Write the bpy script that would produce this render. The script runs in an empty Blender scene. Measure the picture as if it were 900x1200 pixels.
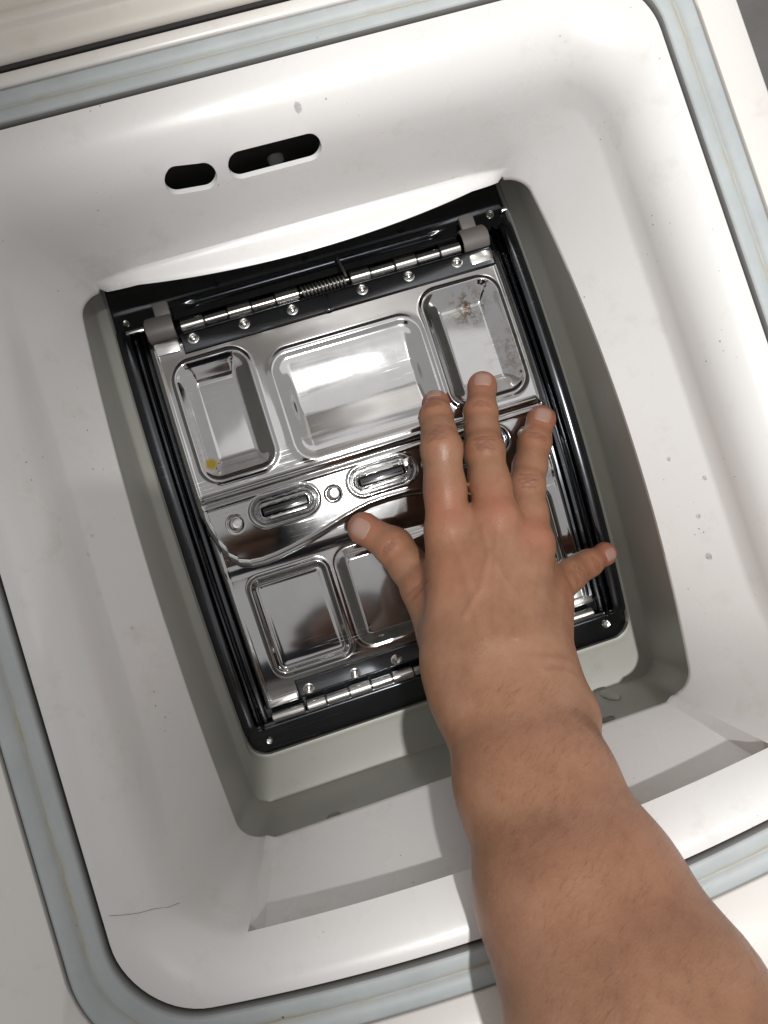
import bpy, bmesh, math
import numpy as np
from mathutils import Vector, Matrix
from mathutils.bvhtree import BVHTree

SC = bpy.context.scene
COL = SC.collection
RNG = np.random.RandomState(7)

# ------------------------------------------------------------------ camera
def euler_mat(a):
    return (Matrix.Rotation(a[2], 3, 'Z') @ Matrix.Rotation(a[1], 3, 'Y') @ Matrix.Rotation(a[0], 3, 'X'))
cam_d = bpy.data.cameras.new('camera')
cam = bpy.data.objects.new('camera', cam_d); COL.objects.link(cam)
cam_d.sensor_fit = 'VERTICAL'; cam_d.sensor_height = 36.0; cam_d.lens = 36.0 * 901.0 / 1200.0
cam_d.clip_start = 0.005; cam_d.clip_end = 50
CAM_LOC = Vector((-0.0393, -0.0228, 0.3105))
CAM_R = euler_mat((0.0618, -0.0669, -0.3073))
# the solve above was made in (x right, y up, -z forward) camera axes, Blender's own
cam.matrix_world = Matrix.Translation(CAM_LOC) @ CAM_R.to_4x4()
SC.camera = cam

# ------------------------------------------------------------------ world, lamp, exposure
w = bpy.data.worlds.new('World'); SC.world = w; w.use_nodes = True
bg = w.node_tree.nodes['Background']
bg.inputs[0].default_value = (1.0, 0.985, 0.965, 1); bg.inputs[1].default_value = 0.50
SC.view_settings.view_transform = 'Standard'; SC.view_settings.look = 'None'
SC.view_settings.exposure = 0.10; SC.view_settings.gamma = 1.0

def aim(o, loc, target):
    o.location = loc
    o.rotation_euler = (Vector(target) - Vector(loc)).to_track_quat('-Z', 'Y').to_euler()
lamp_d = bpy.data.lights.new('ceiling_lamp', 'SPOT')
lamp_d.energy = 108; lamp_d.color = (1.0, 0.985, 0.96); lamp_d.shadow_soft_size = 0.026
lamp_d.spot_size = math.radians(39); lamp_d.spot_blend = 0.42
lamp = bpy.data.objects.new('ceiling_lamp', lamp_d); COL.objects.link(lamp)
aim(lamp, (0.13, -0.16, 1.85), (0.470, -0.05, 0.0))
fill_d = bpy.data.lights.new('added_fill', 'AREA'); fill_d.shape = 'RECTANGLE'; fill_d.size = 1.1; fill_d.size_y = .8  # unseen fill, added to give the steel a bright patch to mirror
fill_d.energy = 1.5; fill_d.color = (1.0, .97, .93)
fill = bpy.data.objects.new('added_fill', fill_d); COL.objects.link(fill); aim(fill, (0.38, 0.42, 2.05), (0.30, 0.30, 0.0))

# ------------------------------------------------------------------ materials
def nt_mat(name):
    m = bpy.data.materials.new(name); m.use_nodes = True
    n = m.node_tree; b = n.nodes['Principled BSDF']
    return m, n, b
def node(n, t, **kw):
    x = n.nodes.new(t)
    for k, v in kw.items():
        if k.startswith('_'): setattr(x, k[1:], v)
        else: x.inputs[k.replace('__', ' ')].default_value = v
    return x
def ramp(n, src, stops):
    r = n.nodes.new('ShaderNodeValToRGB'); e = r.color_ramp.elements
    e[0].position, e[0].color = stops[0][0], stops[0][1]
    e[1].position, e[1].color = stops[-1][0], stops[-1][1]
    for p, c in stops[1:-1]:
        k = e.new(p); k.color = c
    n.links.new(src, r.inputs[0]); return r
def mixc(n, fac, a, b, blend='MIX'):
    m = n.nodes.new('ShaderNodeMix'); m.data_type = 'RGBA'; m.blend_type = blend
    for s, v in ((m.inputs[0], fac), (m.inputs[6], a), (m.inputs[7], b)):
        if hasattr(v, 'links') or isinstance(v, bpy.types.NodeSocket): n.links.new(v, s)
        else: s.default_value = v
    return m.outputs[2]
def coords(n):
    return n.nodes.new('ShaderNodeTexCoord').outputs['Object']
def g(v): return (v, v, v, 1)
def c4(a, b, c): return (a, b, c, 1)

def plastic(name, col, rough, speck=0.0, speck_col=(.08, .06, .05), bump=0.0, var=0.04, spec_scale=260, coat=0.0):
    m, n, b = nt_mat(name); co = coords(n)
    no = node(n, 'ShaderNodeTexNoise', Scale=14.0, Detail=5.0); n.links.new(co, no.inputs['Vector'])
    dark = tuple(c * (1 - 2 * var) for c in col) + (1,)
    r = ramp(n, no.outputs[0], [(0.3, dark), (0.7, tuple(col) + (1,))])
    out = r.outputs[0]
    if speck:
        vo = node(n, 'ShaderNodeTexVoronoi', Scale=float(spec_scale)); n.links.new(co, vo.inputs['Vector'])
        v2 = node(n, 'ShaderNodeTexNoise', Scale=35.0, Detail=2.0); n.links.new(co, v2.inputs['Vector'])
        r1 = ramp(n, vo.outputs['Distance'], [(0.05, g(1)), (0.13, g(0))])
        r2 = ramp(n, v2.outputs[0], [(0.61, g(0)), (0.66, g(1))])
        mm = node(n, 'ShaderNodeMath', _operation='MULTIPLY'); n.links.new(r1.outputs[0], mm.inputs[0]); n.links.new(r2.outputs[0], mm.inputs[1])
        m2 = node(n, 'ShaderNodeMath', _operation='MULTIPLY'); n.links.new(mm.outputs[0], m2.inputs[0]); m2.inputs[1].default_value = speck
        out = mixc(n, m2.outputs[0], out, speck_col + (1,))
        # faint dried smears
        v3 = node(n, 'ShaderNodeTexNoise', Scale=60.0, Detail=8.0, Roughness=0.7); n.links.new(co, v3.inputs['Vector'])
        r3 = ramp(n, v3.outputs[0], [(0.56, g(0)), (0.80, g(0.6))])
        out = mixc(n, r3.outputs[0], out, (col[0] * .78, col[1] * .74, col[2] * .70, 1))
    n.links.new(out, b.inputs['Base Color'])
    rr = ramp(n, no.outputs[0], [(0.3, g(rough * 1.25)), (0.7, g(rough * 0.85))])
    n.links.new(rr.outputs[0], b.inputs['Roughness'])
    if bump:
        nb = node(n, 'ShaderNodeTexNoise', Scale=900.0, Detail=3.0); n.links.new(co, nb.inputs['Vector'])
        bp_ = node(n, 'ShaderNodeBump', Strength=bump, Distance=0.0004); n.links.new(nb.outputs[0], bp_.inputs['Height'])
        n.links.new(bp_.outputs[0], b.inputs['Normal'])
    b.inputs['Coat Weight'].default_value = coat
    return m

M = {}
M['white'] = plastic('white_plastic', (.79, .782, .778), .28, speck=.8, bump=.05, var=.02)
M['cabinet'] = plastic('white_enamel', (.80, .775, .745), .25, speck=.5, var=.02)
M['lid'] = plastic('aged_white_plastic', (.78, .74, .68), .42, speck=.6, var=.07, bump=.12)
M['seal'] = plastic('grey_rubber', (.40, .40, .365), .42, speck=.4, bump=.08, var=.03)
M['cap'] = plastic('taupe_plastic', (.14, .126, .118), .5, bump=.15, var=.05)
M['black'] = plastic('slot_shade_and_black_parts', (.012, .012, .014), .3)  # also paints the shade inside the latch slots
M['inside'] = plastic('dark_inner_sheet', (.30, .29, .26), .6)
M['floor'] = plastic('grey_tile', (.20, .19, .185), .35, speck=.6, var=.12)
M['joint'] = plastic('tile_joint', (.03, .03, .03), .8)

def gasket_mat():
    m, n, b = nt_mat('pale_blue_gasket'); co = coords(n)
    at = node(n, 'ShaderNodeAttribute', _attribute_name='across')
    no = node(n, 'ShaderNodeTexNoise', Scale=22.0, Detail=6.0, Roughness=.65); n.links.new(co, no.inputs['Vector'])
    nf = node(n, 'ShaderNodeTexNoise', Scale=120.0, Detail=4.0); n.links.new(co, nf.inputs['Vector'])
    base = ramp(n, no.outputs[0], [(.3, c4(.40, .44, .45)), (.7, c4(.51, .555, .565))]).outputs[0]
    # a brown line of dried water along the middle groove, stronger in places
    ad = node(n, 'ShaderNodeMath', _operation='MULTIPLY_ADD'); n.links.new(nf.outputs[0], ad.inputs[0]); ad.inputs[1].default_value = .22; n.links.new(at.outputs['Fac'], ad.inputs[2])
    ln = ramp(n, ad.outputs[0], [(.40, g(0)), (.50, g(0.25)), (.58, g(1)), (.62, g(.35)), (.72, g(.0))])
    pl = ramp(n, no.outputs[0], [(.42, g(.22)), (.66, g(.9))])
    mu = node(n, 'ShaderNodeMath', _operation='MULTIPLY'); n.links.new(ln.outputs[0], mu.inputs[0]); n.links.new(pl.outputs[0], mu.inputs[1])
    out = mixc(n, mu.outputs[0], base, c4(.40, .31, .16))
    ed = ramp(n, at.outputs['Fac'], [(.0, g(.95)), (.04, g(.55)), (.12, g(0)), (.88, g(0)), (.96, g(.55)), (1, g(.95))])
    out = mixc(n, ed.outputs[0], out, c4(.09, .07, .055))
    vo = node(n, 'ShaderNodeTexVoronoi', Scale=150.0); n.links.new(co, vo.inputs['Vector'])
    vr = ramp(n, vo.outputs['Distance'], [(.05, g(.9)), (.10, g(0))])
    n2 = node(n, 'ShaderNodeTexNoise', Scale=30.0); n.links.new(co, n2.inputs['Vector'])
    nr = ramp(n, n2.outputs[0], [(.60, g(0)), (.66, g(1))])
    m3 = node(n, 'ShaderNodeMath', _operation='MULTIPLY'); n.links.new(vr.outputs[0], m3.inputs[0]); n.links.new(nr.outputs[0], m3.inputs[1])
    out = mixc(n, m3.outputs[0], out, c4(.10, .06, .04))
    n.links.new(out, b.inputs['Base Color']); b.inputs['Roughness'].default_value = .52
    return m
M['gasket'] = gasket_mat()

def steel(name, base, rough, scratch=.5, rust_and_reflection=False):
    m, n, b = nt_mat(name); co = coords(n)
    b.inputs['Metallic'].default_value = 1.0
    no = node(n, 'ShaderNodeTexNoise', Scale=30.0, Detail=6.0, Roughness=.7); n.links.new(co, no.inputs['Vector'])
    rr = ramp(n, no.outputs[0], [(.35, g(rough)), (.75, g(rough * 1.5))])
    # long fine scratches in two directions
    tot = None
    for ang, sc in ((.4, 1.0), (1.9, .8), (-.5, .7)):
        mp = node(n, 'ShaderNodeMapping'); mp.inputs['Rotation'].default_value = (0, 0, ang); mp.inputs['Scale'].default_value = (6, 420 * sc, 6)
        n.links.new(co, mp.inputs['Vector'])
        ns = node(n, 'ShaderNodeTexNoise', Scale=4.0, Detail=3.0, Distortion=.35); n.links.new(mp.outputs[0], ns.inputs['Vector'])
        r = ramp(n, ns.outputs[0], [(.64, g(0)), (.72, g(1))])
        if tot is None: tot = r.outputs[0]
        else:
            a = node(n, 'ShaderNodeMath', _operation='MAXIMUM'); n.links.new(tot, a.inputs[0]); n.links.new(r.outputs[0], a.inputs[1]); tot = a.outputs[0]
    pa = node(n, 'ShaderNodeTexNoise', Scale=18.0, Detail=2.0); n.links.new(co, pa.inputs['Vector'])
    pr = ramp(n, pa.outputs[0], [(.5, g(0)), (.62, g(1))])
    sm = node(n, 'ShaderNodeMath', _operation='MULTIPLY'); n.links.new(tot, sm.inputs[0]); n.links.new(pr.outputs[0], sm.inputs[1])
    s2 = node(n, 'ShaderNodeMath', _operation='MULTIPLY'); n.links.new(sm.outputs[0], s2.inputs[0]); s2.inputs[1].default_value = scratch * .35
    ad = node(n, 'ShaderNodeMath', _operation='ADD'); n.links.new(rr.outputs[0], ad.inputs[0]); n.links.new(s2.outputs[0], ad.inputs[1])
    n.links.new(ad.outputs[0], b.inputs['Roughness'])
    col = ramp(n, no.outputs[0], [(.3, tuple(x * .9 for x in base) + (1,)), (.7, tuple(base) + (1,))]).outputs[0]
    if rust_and_reflection:
        def blob(cx, cy, r0, r1, colr, amt, nsc=260.0, th=(.48, .60)):
            nonlocal col
            sp = node(n, 'ShaderNodeVectorMath', _operation='MULTIPLY'); sp.inputs[1].default_value = (1, 1, 0); n.links.new(co, sp.inputs[0])
            ds = node(n, 'ShaderNodeVectorMath', _operation='DISTANCE'); ds.inputs[1].default_value = (cx, cy, 0); n.links.new(sp.outputs[0], ds.inputs[0])
            mr = node(n, 'ShaderNodeMapRange'); mr.inputs[1].default_value = r0; mr.inputs[2].default_value = r1; mr.inputs[3].default_value = amt; mr.inputs[4].default_value = 0
            n.links.new(ds.outputs['Value'], mr.inputs[0])
            nn = node(n, 'ShaderNodeTexNoise', Scale=nsc, Detail=5.0, Roughness=.7); n.links.new(co, nn.inputs['Vector'])
            r_ = ramp(n, nn.outputs[0], [(th[0], g(0)), (th[1], g(1))])
            mu = node(n, 'ShaderNodeMath', _operation='MULTIPLY'); n.links.new(mr.outputs[0], mu.inputs[0]); n.links.new(r_.outputs[0], mu.inputs[1])
            col = mixc(n, mu.outputs[0], col, colr)
        blob(.073, .087, .002, .014, c4(.16, .085, .035), .95)
        blob(.093, .055, .002, .022, c4(.22, .13, .07), .7)
        blob(-.0850, .0445, .0020, .0038, c4(.42, .30, .03), .95, 120.0, (.2, .35))  # yellow reflection painted into the steel colour; the two above are rust
    n.links.new(col, b.inputs['Base Color'])
    nb = node(n, 'ShaderNodeTexNoise', Scale=17.0, Detail=1.5); n.links.new(co, nb.inputs['Vector'])
    bu = node(n, 'ShaderNodeBump', Strength=.16, Distance=.0040); n.links.new(nb.outputs[0], bu.inputs['Height'])
    n.links.new(bu.outputs[0], b.inputs['Normal'])
    return m
M['steel'] = steel('polished_steel', (.50, .50, .505), .070, scratch=.8, rust_and_reflection=True)
M['steel_bright'] = steel('hinge_steel', (.74, .73, .71), .16)
M['steel_dark'] = steel('steel_dark_reflection', (.10, .105, .115), .17)  # same steel, its dark reflections put into the base colour
M['steel_mid'] = steel('steel_dim_reflection', (.17, .18, .195), .09)  # same steel for the hinge plates, dark reflection put into the colour
M['spring'] = steel('spring_steel', (.34, .33, .31), .3)

def skin_mat():
    m, n, b = nt_mat('skin'); co = coords(n)
    n1 = node(n, 'ShaderNodeTexNoise', Scale=38.0, Detail=8.0, Roughness=.68); n.links.new(co, n1.inputs['Vector'])
    base = ramp(n, n1.outputs[0], [(.32, c4(.215, .103, .058)), (.5, c4(.28, .140, .080)), (.68, c4(.325, .172, .106))]).outputs[0]
    at = node(n, 'ShaderNodeAttribute', _attribute_name='ruddy')
    base = mixc(n, at.outputs['Fac'], base, c4(.36, .115, .070))
    cr = node(n, 'ShaderNodeAttribute', _attribute_name='crease')
    base = mixc(n, cr.outputs['Fac'], base, c4(.15, .068, .042))
    n2 = node(n, 'ShaderNodeTexNoise', Scale=170.0, Detail=4.0); n.links.new(co, n2.inputs['Vector'])
    fr = ramp(n, n2.outputs[0], [(.60, g(0)), (.80, g(.35))])
    base = mixc(n, fr.outputs[0], base, c4(.26, .12, .075))
    n.links.new(base, b.inputs['Base Color'])
    b.inputs['Roughness'].default_value = .43
    b.inputs['Specular IOR Level'].default_value = .5
    b.inputs['Subsurface Weight'].default_value = .08
    b.inputs['Subsurface Radius'].default_value = (1.0, .35, .2)
    b.inputs['Subsurface Scale'].default_value = .003
    vo = node(n, 'ShaderNodeTexVoronoi', Scale=900.0); n.links.new(co, vo.inputs['Vector'])
    n3 = node(n, 'ShaderNodeTexNoise', Scale=350.0, Detail=4.0); n.links.new(co, n3.inputs['Vector'])
    b1 = node(n, 'ShaderNodeBump', Strength=.16, Distance=.0005); n.links.new(vo.outputs['Distance'], b1.inputs['Height'])
    b2 = node(n, 'ShaderNodeBump', Strength=.14, Distance=.0006); n.links.new(n3.outputs[0], b2.inputs['Height']); n.links.new(b1.outputs[0], b2.inputs['Normal'])
    n.links.new(b2.outputs[0], b.inputs['Normal'])
    return m
M['skin'] = skin_mat()
m, n_, b_ = nt_mat('nail'); b_.inputs['Base Color'].default_value = (.35, .215, .172, 1); b_.inputs['Roughness'].default_value = .28
b_.inputs['Subsurface Weight'].default_value = .1; b_.inputs['Subsurface Scale'].default_value = .002; M['nail'] = m
m, n_, b_ = nt_mat('hair'); b_.inputs['Base Color'].default_value = (.02, .012, .008, 1); b_.inputs['Roughness'].default_value = .5; M['hair'] = m
m, n_, b_ = nt_mat('water'); b_.inputs['Base Color'].default_value = (1, 1, 1, 1); b_.inputs['Roughness'].default_value = 0.0
b_.inputs['Transmission Weight'].default_value = 1.0; b_.inputs['IOR'].default_value = 1.33; M['water'] = m
M['shirt'] = plastic('dark_cotton', (.012, .016, .026), .9, bump=.3, var=.1)

# ------------------------------------------------------------------ helpers
def link(name, me, mat=None, parent=None, smooth=True, angle=35):
    if mat is not None: me.materials.append(mat)
    if smooth:
        me.polygons.foreach_set('use_smooth', np.ones(len(me.polygons), bool))
        if angle: me.set_sharp_from_angle(angle=math.radians(angle))
    o = bpy.data.objects.new(name, me); COL.objects.link(o)
    if parent is not None: o.parent = parent
    return o
def mesh(verts, faces):
    me = bpy.data.meshes.new('m'); me.from_pydata([tuple(map(float, v)) for v in verts], [], faces); me.update(); return me
def grid_mesh(P, closed=False, flip=False):
    """P: rows x cols x 3"""
    P = np.asarray(P, float); r, c = P.shape[:2]
    idx = np.arange(r * c).reshape(r, c)
    a = idx[:-1, :-1]; b = idx[:-1, 1:]; d = idx[1:, :-1]; e = idx[1:, 1:]
    q = np.stack([a, b, e, d], -1).reshape(-1, 4)
    if closed:
        q = np.vstack([q, np.stack([idx[:-1, -1], idx[:-1, 0], idx[1:, 0], idx[1:, -1]], -1)])
    if flip: q = q[:, ::-1]
    me = bpy.data.meshes.new('m'); V = P.reshape(-1, 3)
    me.vertices.add(len(V)); me.vertices.foreach_set('co', V.astype(np.float32).ravel())
    me.loops.add(q.size); me.loops.foreach_set('vertex_index', q.astype(np.int32).ravel())
    me.polygons.add(len(q)); me.polygons.foreach_set('loop_start', (np.arange(len(q)) * 4).astype(np.int32))
    me.update(calc_edges=True); me.validate(); return me
def part(name, root, **kw):
    e = bpy.data.objects.new(name, None); COL.objects.link(e); e.empty_display_size = .02; e.parent = root; return e
def box_mesh(cx, cy, cz, sx, sy, sz, bev=.0006, seg=2):
    bm = bmesh.new(); bmesh.ops.create_cube(bm, size=1)
    for v in bm.verts: v.co = Vector((cx + v.co.x * sx, cy + v.co.y * sy, cz + v.co.z * sz))
    if bev: bmesh.ops.bevel(bm, geom=bm.edges[:], offset=bev, segments=seg, profile=.6, affect='EDGES')
    me = bpy.data.meshes.new('m'); bm.to_mesh(me); bm.free(); return me
def xcyl_mesh(x0, x1, y, z, r, seg=20, bev=.0005):
    prof = [(x0, 0), (x0, r - bev), (x0 + bev, r), (x1 - bev, r), (x1, r - bev), (x1, 0)]
    a = np.linspace(0, 2 * math.pi, seg, endpoint=False)
    P = [[(px, y + pr * math.cos(t), z + pr * math.sin(t)) for t in a] for px, pr in prof]
    return grid_mesh(P, closed=True)
def lathe_mesh(prof, cx, cy, cz, nrm=(0, 0, 1), seg=24):
    a = np.linspace(0, 2 * math.pi, seg, endpoint=False)
    q = Vector((0, 0, 1)).rotation_difference(Vector(nrm))
    P = [[tuple(Vector((cx, cy, cz)) + q @ Vector((r * math.cos(t), r * math.sin(t), h))) for t in a] for r, h in prof]
    return grid_mesh(P, closed=True)
def tube_mesh(pts, rad, seg=8):
    pts = [Vector(p) for p in pts]; rows = []
    up = Vector((.3, .2, 1)).normalized()
    for i, p in enumerate(pts):
        t = (pts[min(i + 1, len(pts) - 1)] - pts[max(i - 1, 0)]).normalized()
        s = t.cross(up).normalized(); u = s.cross(t)
        r = rad[i] if hasattr(rad, '__len__') else rad
        rows.append([tuple(p + (s * math.cos(a) + u * math.sin(a)) * r) for a in np.linspace(0, 2 * math.pi, seg, endpoint=False)])
    return grid_mesh(rows, closed=True)
def sstep(a, b, x):
    t = np.clip((x - a) / (b - a), 0, 1); return t * t * (3 - 2 * t)

def ray(px, py):
    """direction of the photograph's pixel in the machine's frame"""
    return CAM_R @ Vector(((px - 450) / 901., -(py - 600) / 901., -1))

# ------------------------------------------------------------------ floor
fl = link('floor', box_mesh(0, 0, -.885, 8, 8, .02, 0), M['floor']); fl['kind'] = 'structure'
bpy.context.view_layer.update()
me = bpy.data.meshes.new('m'); bm = bmesh.new()
for k in range(-8, 9):
    for (cx, cy, sx, sy) in ((k * .33 + .05, 0, .004, 6), (0, k * .33 + .1, 6, .004)):
        r_ = bmesh.ops.create_cube(bm, size=1)
        for v in r_['verts']: v.co = Vector((cx + v.co.x * sx, cy + v.co.y * sy, -.8755 + v.co.z * .002 + (.0004 if sx > sy else 0)))
bm.to_mesh(me); bm.free(); jo = link('tile_joint', me, M['joint'], fl, smooth=False)

# ------------------------------------------------------------------ washing machine
WM = bpy.data.objects.new('washing_machine', None); COL.objects.link(WM)
WM['label'] = 'white top-loading washing machine with its lid open and its steel drum hatch shut'
WM['category'] = 'washing machine'

NS, NC = 64, 14
def rloop(x, y0, y1, r, zf=lambda x, y: 0.0, bow=0.0):
    """closed rounded rectangle, same number of points per side and corner; front side bows outward"""
    pts = []
    cs = [((x - r, y1 - r), 0), ((-x + r, y1 - r), 90), ((-x + r, y0 + r), 180), ((x - r, y0 + r), 270)]
    for k, ((cx, cy), a0) in enumerate(cs):
        for i in range(NC + 1):
            a = math.radians(a0 + 90 * i / NC); pts.append([cx + r * math.cos(a), cy + r * math.sin(a)])
        nx = cs[(k + 1) % 4]; a = math.radians(a0 + 90)
        p = np.array(pts[-1]); q = np.array([nx[0][0] + r * math.cos(math.radians(nx[1])), nx[0][1] + r * math.sin(math.radians(nx[1]))])
        for i in range(1, NS): pts.append(list(p + (q - p) * i / NS))
    out = []
    for px, py in pts:
        yy = py
        if py < 0: yy = py - bow * max(0, 1 - (px / x) ** 2) * sstep(y0 + r * 1.3, y0, py)
        out.append((px, yy, zf(px, yy)))
    return np.array(out)
LOOPN = 4 * (NC + 1) + 4 * (NS - 1)
FR0 = 3 * (NC + 1) - 0 + 2 * (NS - 1)   # index of the first point after the front-left corner arc
FRONT = np.zeros(LOOPN, bool)
FRONT[FR0:FR0 + NS - 1] = True
BK0 = (NC + 1); BACK = np.zeros(LOOPN, bool); BACK[BK0 - 1:BK0 + NS] = True
SIDEP = np.arange(LOOPN)

def zE(y): return -.0514 - 1.268 * (y + .001) ** 2
def zD(y): return -.100 + .105 * y - .9 * y * y
XC = -.001
WCX = -.0024     # the well's lower opening sits a little left of the rim

rows = []
X0, Y0, Y1 = .165, -.168, .184
shoulder = [(0, -.0025, .030), (.0006, -.0002, .030), (.004, 0, .0295), (.009, -.0012, .029), (.014, -.0036, .0285), (.0185, -.0078, .028), (.0218, -.0138, .026), (.024, -.021, .024), (.0258, -.030, .0225)]
front_prof = [(0, -.0025), (.0006, -.0002), (.004, -.0001), (.009, -.0011), (.013, -.0026), (.0165, -.0046), (.020, -.0072), (.0235, -.0102), (.0268, -.0135)]
for k, (d, z, r) in enumerate(shoulder):
    L = rloop(X0 - d, Y0 + d * .35, Y1 - d * 1.27, r, lambda x, y: z, bow=.017 if k < 3 else .017 - .008 * (k - 2) / 6)
    L[:, 2] = z
    # front side follows its own, straighter profile
    F = rloop(X0 - d, Y0 + front_prof[k][0] * .55, Y1 - d, r, bow=.017 - .008 * k / 8)
    wgt = sstep(-.09, -.150, L[:, 1])
    L[:, 1] = L[:, 1] * (1 - wgt) + F[:, 1] * wgt
    L[:, 2] = z * (1 - wgt) + front_prof[k][1] * wgt
    rows.append(L)
W_ = rows[-1]
E = rloop(.1192, -.1420, .1410, .0115); E[:, 2] = zE(E[:, 1]); E[:, 0] += WCX
isF = FRONT.copy()
lipi = W_.copy()
TS = list(np.linspace(0, .84, 12)[1:]) + [.86, .88, .90, .93, .96, .985, 1.0]
nrow = len(TS)
for k in range(1, nrow + 1):
    t = TS[k - 1]
    L = W_ * (1 - t) + E * t
    # pocket behind the front lip
    if True:
        p0 = W_[isF] + np.array([0, -.0075, -.0020]); p1 = E[isF] + np.array([0, -.0022, -.0005])
        tt = (t - TS[0]) / (1 - TS[0])
        L[isF] = p0 * (1 - tt) + p1 * tt
    # back wall: keep it nearly upright, then kick forward to the bulging lip
    s = np.clip(1 - ((L[:, 0] - WCX) / .107) ** 2, 0, 1)
    up = W_[:, 1] * (1 - t) + .142 * t
    kick = float(np.clip((t - .87) / .13, 0, 1)) ** .85 * (.0016 * (s > 0) + .0118 * np.sqrt(s) * .35 + .0118 * s * .65)
    bmask = BACK
    L[bmask, 1] = (up - kick)[bmask]
    zb = W_[:, 2] * (1 - t) + (-.0725) * t
    wb = np.clip(s * 3, 0, 1)
    L[bmask, 2] = (L[:, 2] * (1 - wb) + (zb + .0035 * sstep(.87, 1, t)) * wb)[bmask]
    rows.append(L)
# rolled bottom edge
L = rows[-1].copy(); L[:, 2] -= .0022
c = np.array([L[:, 0].mean(), 0]); L[BACK, 1] += .0015
rows.append(L)
R_ = np.array(rows)
me = grid_mesh(R_, closed=True, flip=False)
tmp = link('tmp_liner', me, M['white'])
bpy.context.view_layer.update()
def on_wall(px, py, bv=BVHTree.FromObject(tmp, bpy.context.evaluated_depsgraph_get())):
    h = bv.ray_cast(CAM_LOC, ray(px, py).normalized())[0]; return (h.x, h.z, h.y)
SLOTS = [(on_wall(208, 213)[:2], on_wall(240, 208)[:2], .0054), (on_wall(282, 195)[:2], on_wall(363, 174)[:2], .0054)]
print('slots', SLOTS, on_wall(224, 211), on_wall(224, 197), on_wall(224, 225))
so = tmp.modifiers.new('s', 'SOLIDIFY'); so.thickness = .0022; so.offset = -1 ; so.use_even_offset = False
def slot_cutter(c0, c1, rad, depth=.06):
    """stadium prism running along y through the back wall; c0,c1 = (x,z) of the arc centres"""
    c0 = np.array(c0); c1 = np.array(c1); d = (c1 - c0) / np.linalg.norm(c1 - c0); nn = np.array([-d[1], d[0]])
    pts = []
    for i in range(13):
        a = math.pi / 2 + math.pi * i / 12; pts.append(c0 + rad * (math.cos(a) * d * 1.0 + 1.32 * math.sin(a) * nn))
    for i in range(13):
        a = -math.pi / 2 + math.pi * i / 12; pts.append(c1 + rad * (math.cos(a) * d * 1.0 + 1.32 * math.sin(a) * nn))
    N = len(pts)
    V = [(p[0], .14, p[1] - .0) for p in pts] + [(p[0], .14 + depth, p[1]) for p in pts]
    F = [tuple(range(N)), tuple(range(2 * N - 1, N - 1, -1))] + [(i, i + N, (i + 1) % N + N, (i + 1) % N) for i in range(N)]
    me = mesh(V, F); bm = bmesh.new(); bm.from_mesh(me); bmesh.ops.recalc_face_normals(bm, faces=bm.faces[:]); bm.to_mesh(me); bm.free(); return me
def on_back(px, py, y=.1500):
    d = ray(px, py); t = (y - CAM_LOC.y) / d.y; P = CAM_LOC + d * t; return (P.x, P.z)
cutters = []
for a, b, r in SLOTS:
    co_ = link('tmp_cut', slot_cutter(a, b, r), None, smooth=False); cutters.append(co_)
    mo = tmp.modifiers.new('b', 'BOOLEAN'); mo.object = co_; mo.operation = 'DIFFERENCE'; mo.solver = 'EXACT'
bpy.context.view_layer.update()
ev = tmp.evaluated_get(bpy.context.evaluated_depsgraph_get())
me2 = bpy.data.meshes.new_from_object(ev)
bpy.data.objects.remove(tmp)
for o in cutters: bpy.data.objects.remove(o)
me2.materials.clear()
liner = link('tub_liner', me2, M['white'], WM, angle=38)
BV_L = BVHTree.FromObject(liner, bpy.context.evaluated_depsgraph_get())

# gasket ring
def ring(name, prof, inner, outer, mat, parent, attr=True):
    """prof: list of (t, z): t=0 inner loop, t=1 outer loop"""
    P = [inner * (1 - t) + outer * t + np.array([0, 0, z]) for t, z in prof]
    me = grid_mesh(P, closed=True, flip=True)
    if attr:
        a = me.attributes.new('across', 'FLOAT', 'POINT')
        a.data.foreach_set('value', np.repeat([t for t, z in prof], LOOPN).astype(np.float32))
    return link(name, me, mat, parent)
gi = rloop(.1655, -.1685, .1845, .030, bow=.017); go = rloop(.1832, -.1855, .1995, .040, bow=.017)
ring('rim_gasket', [(0, -.004), (.015, -.0016), (.05, .0006), (.10, .0009), (.22, .0009), (.36, .0006), (.44, .0002), (.48, -.0004), (.52, -.0004), (.56, .0002), (.64, .0008), (.72, .0011), (.88, .0010), (.94, .0005), (.985, -.0016), (1, -.005)], gi, go, M['gasket'], WM)
# cabinet: top plate round the gasket, sides, bottom
ci = rloop(.1838, -.186, .2002, .0405, bow=.017)
c0 = rloop(.2162, -.27, .2060, .004); c1 = rloop(.2180, -.272, .2072, .006)
for c_ in (c0, c1): c_[:, 0] -= .015
c2 = c1.copy(); c2[:, 2] = -.006; c3 = c1.copy(); c3[:, 2] = -.85
cin = ci.copy(); cin[:, 2] = -.006
ci[:, 2] = -.0012; ci2 = ci * 1.0; ci2[:, :2] *= 1.003; ci2[:, 2] = -.0002; c0[:, 2] = -.0002; c1[:, 2] = -.002
bot = c3 * np.array([0, 0, 1]); bot[:, 2] = -.85
link('cabinet', grid_mesh([cin, ci, ci2, c0, c1, c2, c3, bot], closed=True, flip=True), M['cabinet'], WM, angle=60)
# under-gasket tray so nothing shows through the joints
tr = [rloop(.160, -.163, .180, .028, bow=.015) + np.array([0, 0, -.006]), rloop(.190, -.20, .205, .04, bow=.01) + np.array([0, 0, -.006])]
link('gasket_tray', grid_mesh(tr, closed=True, flip=True), M['inside'], WM)
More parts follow.
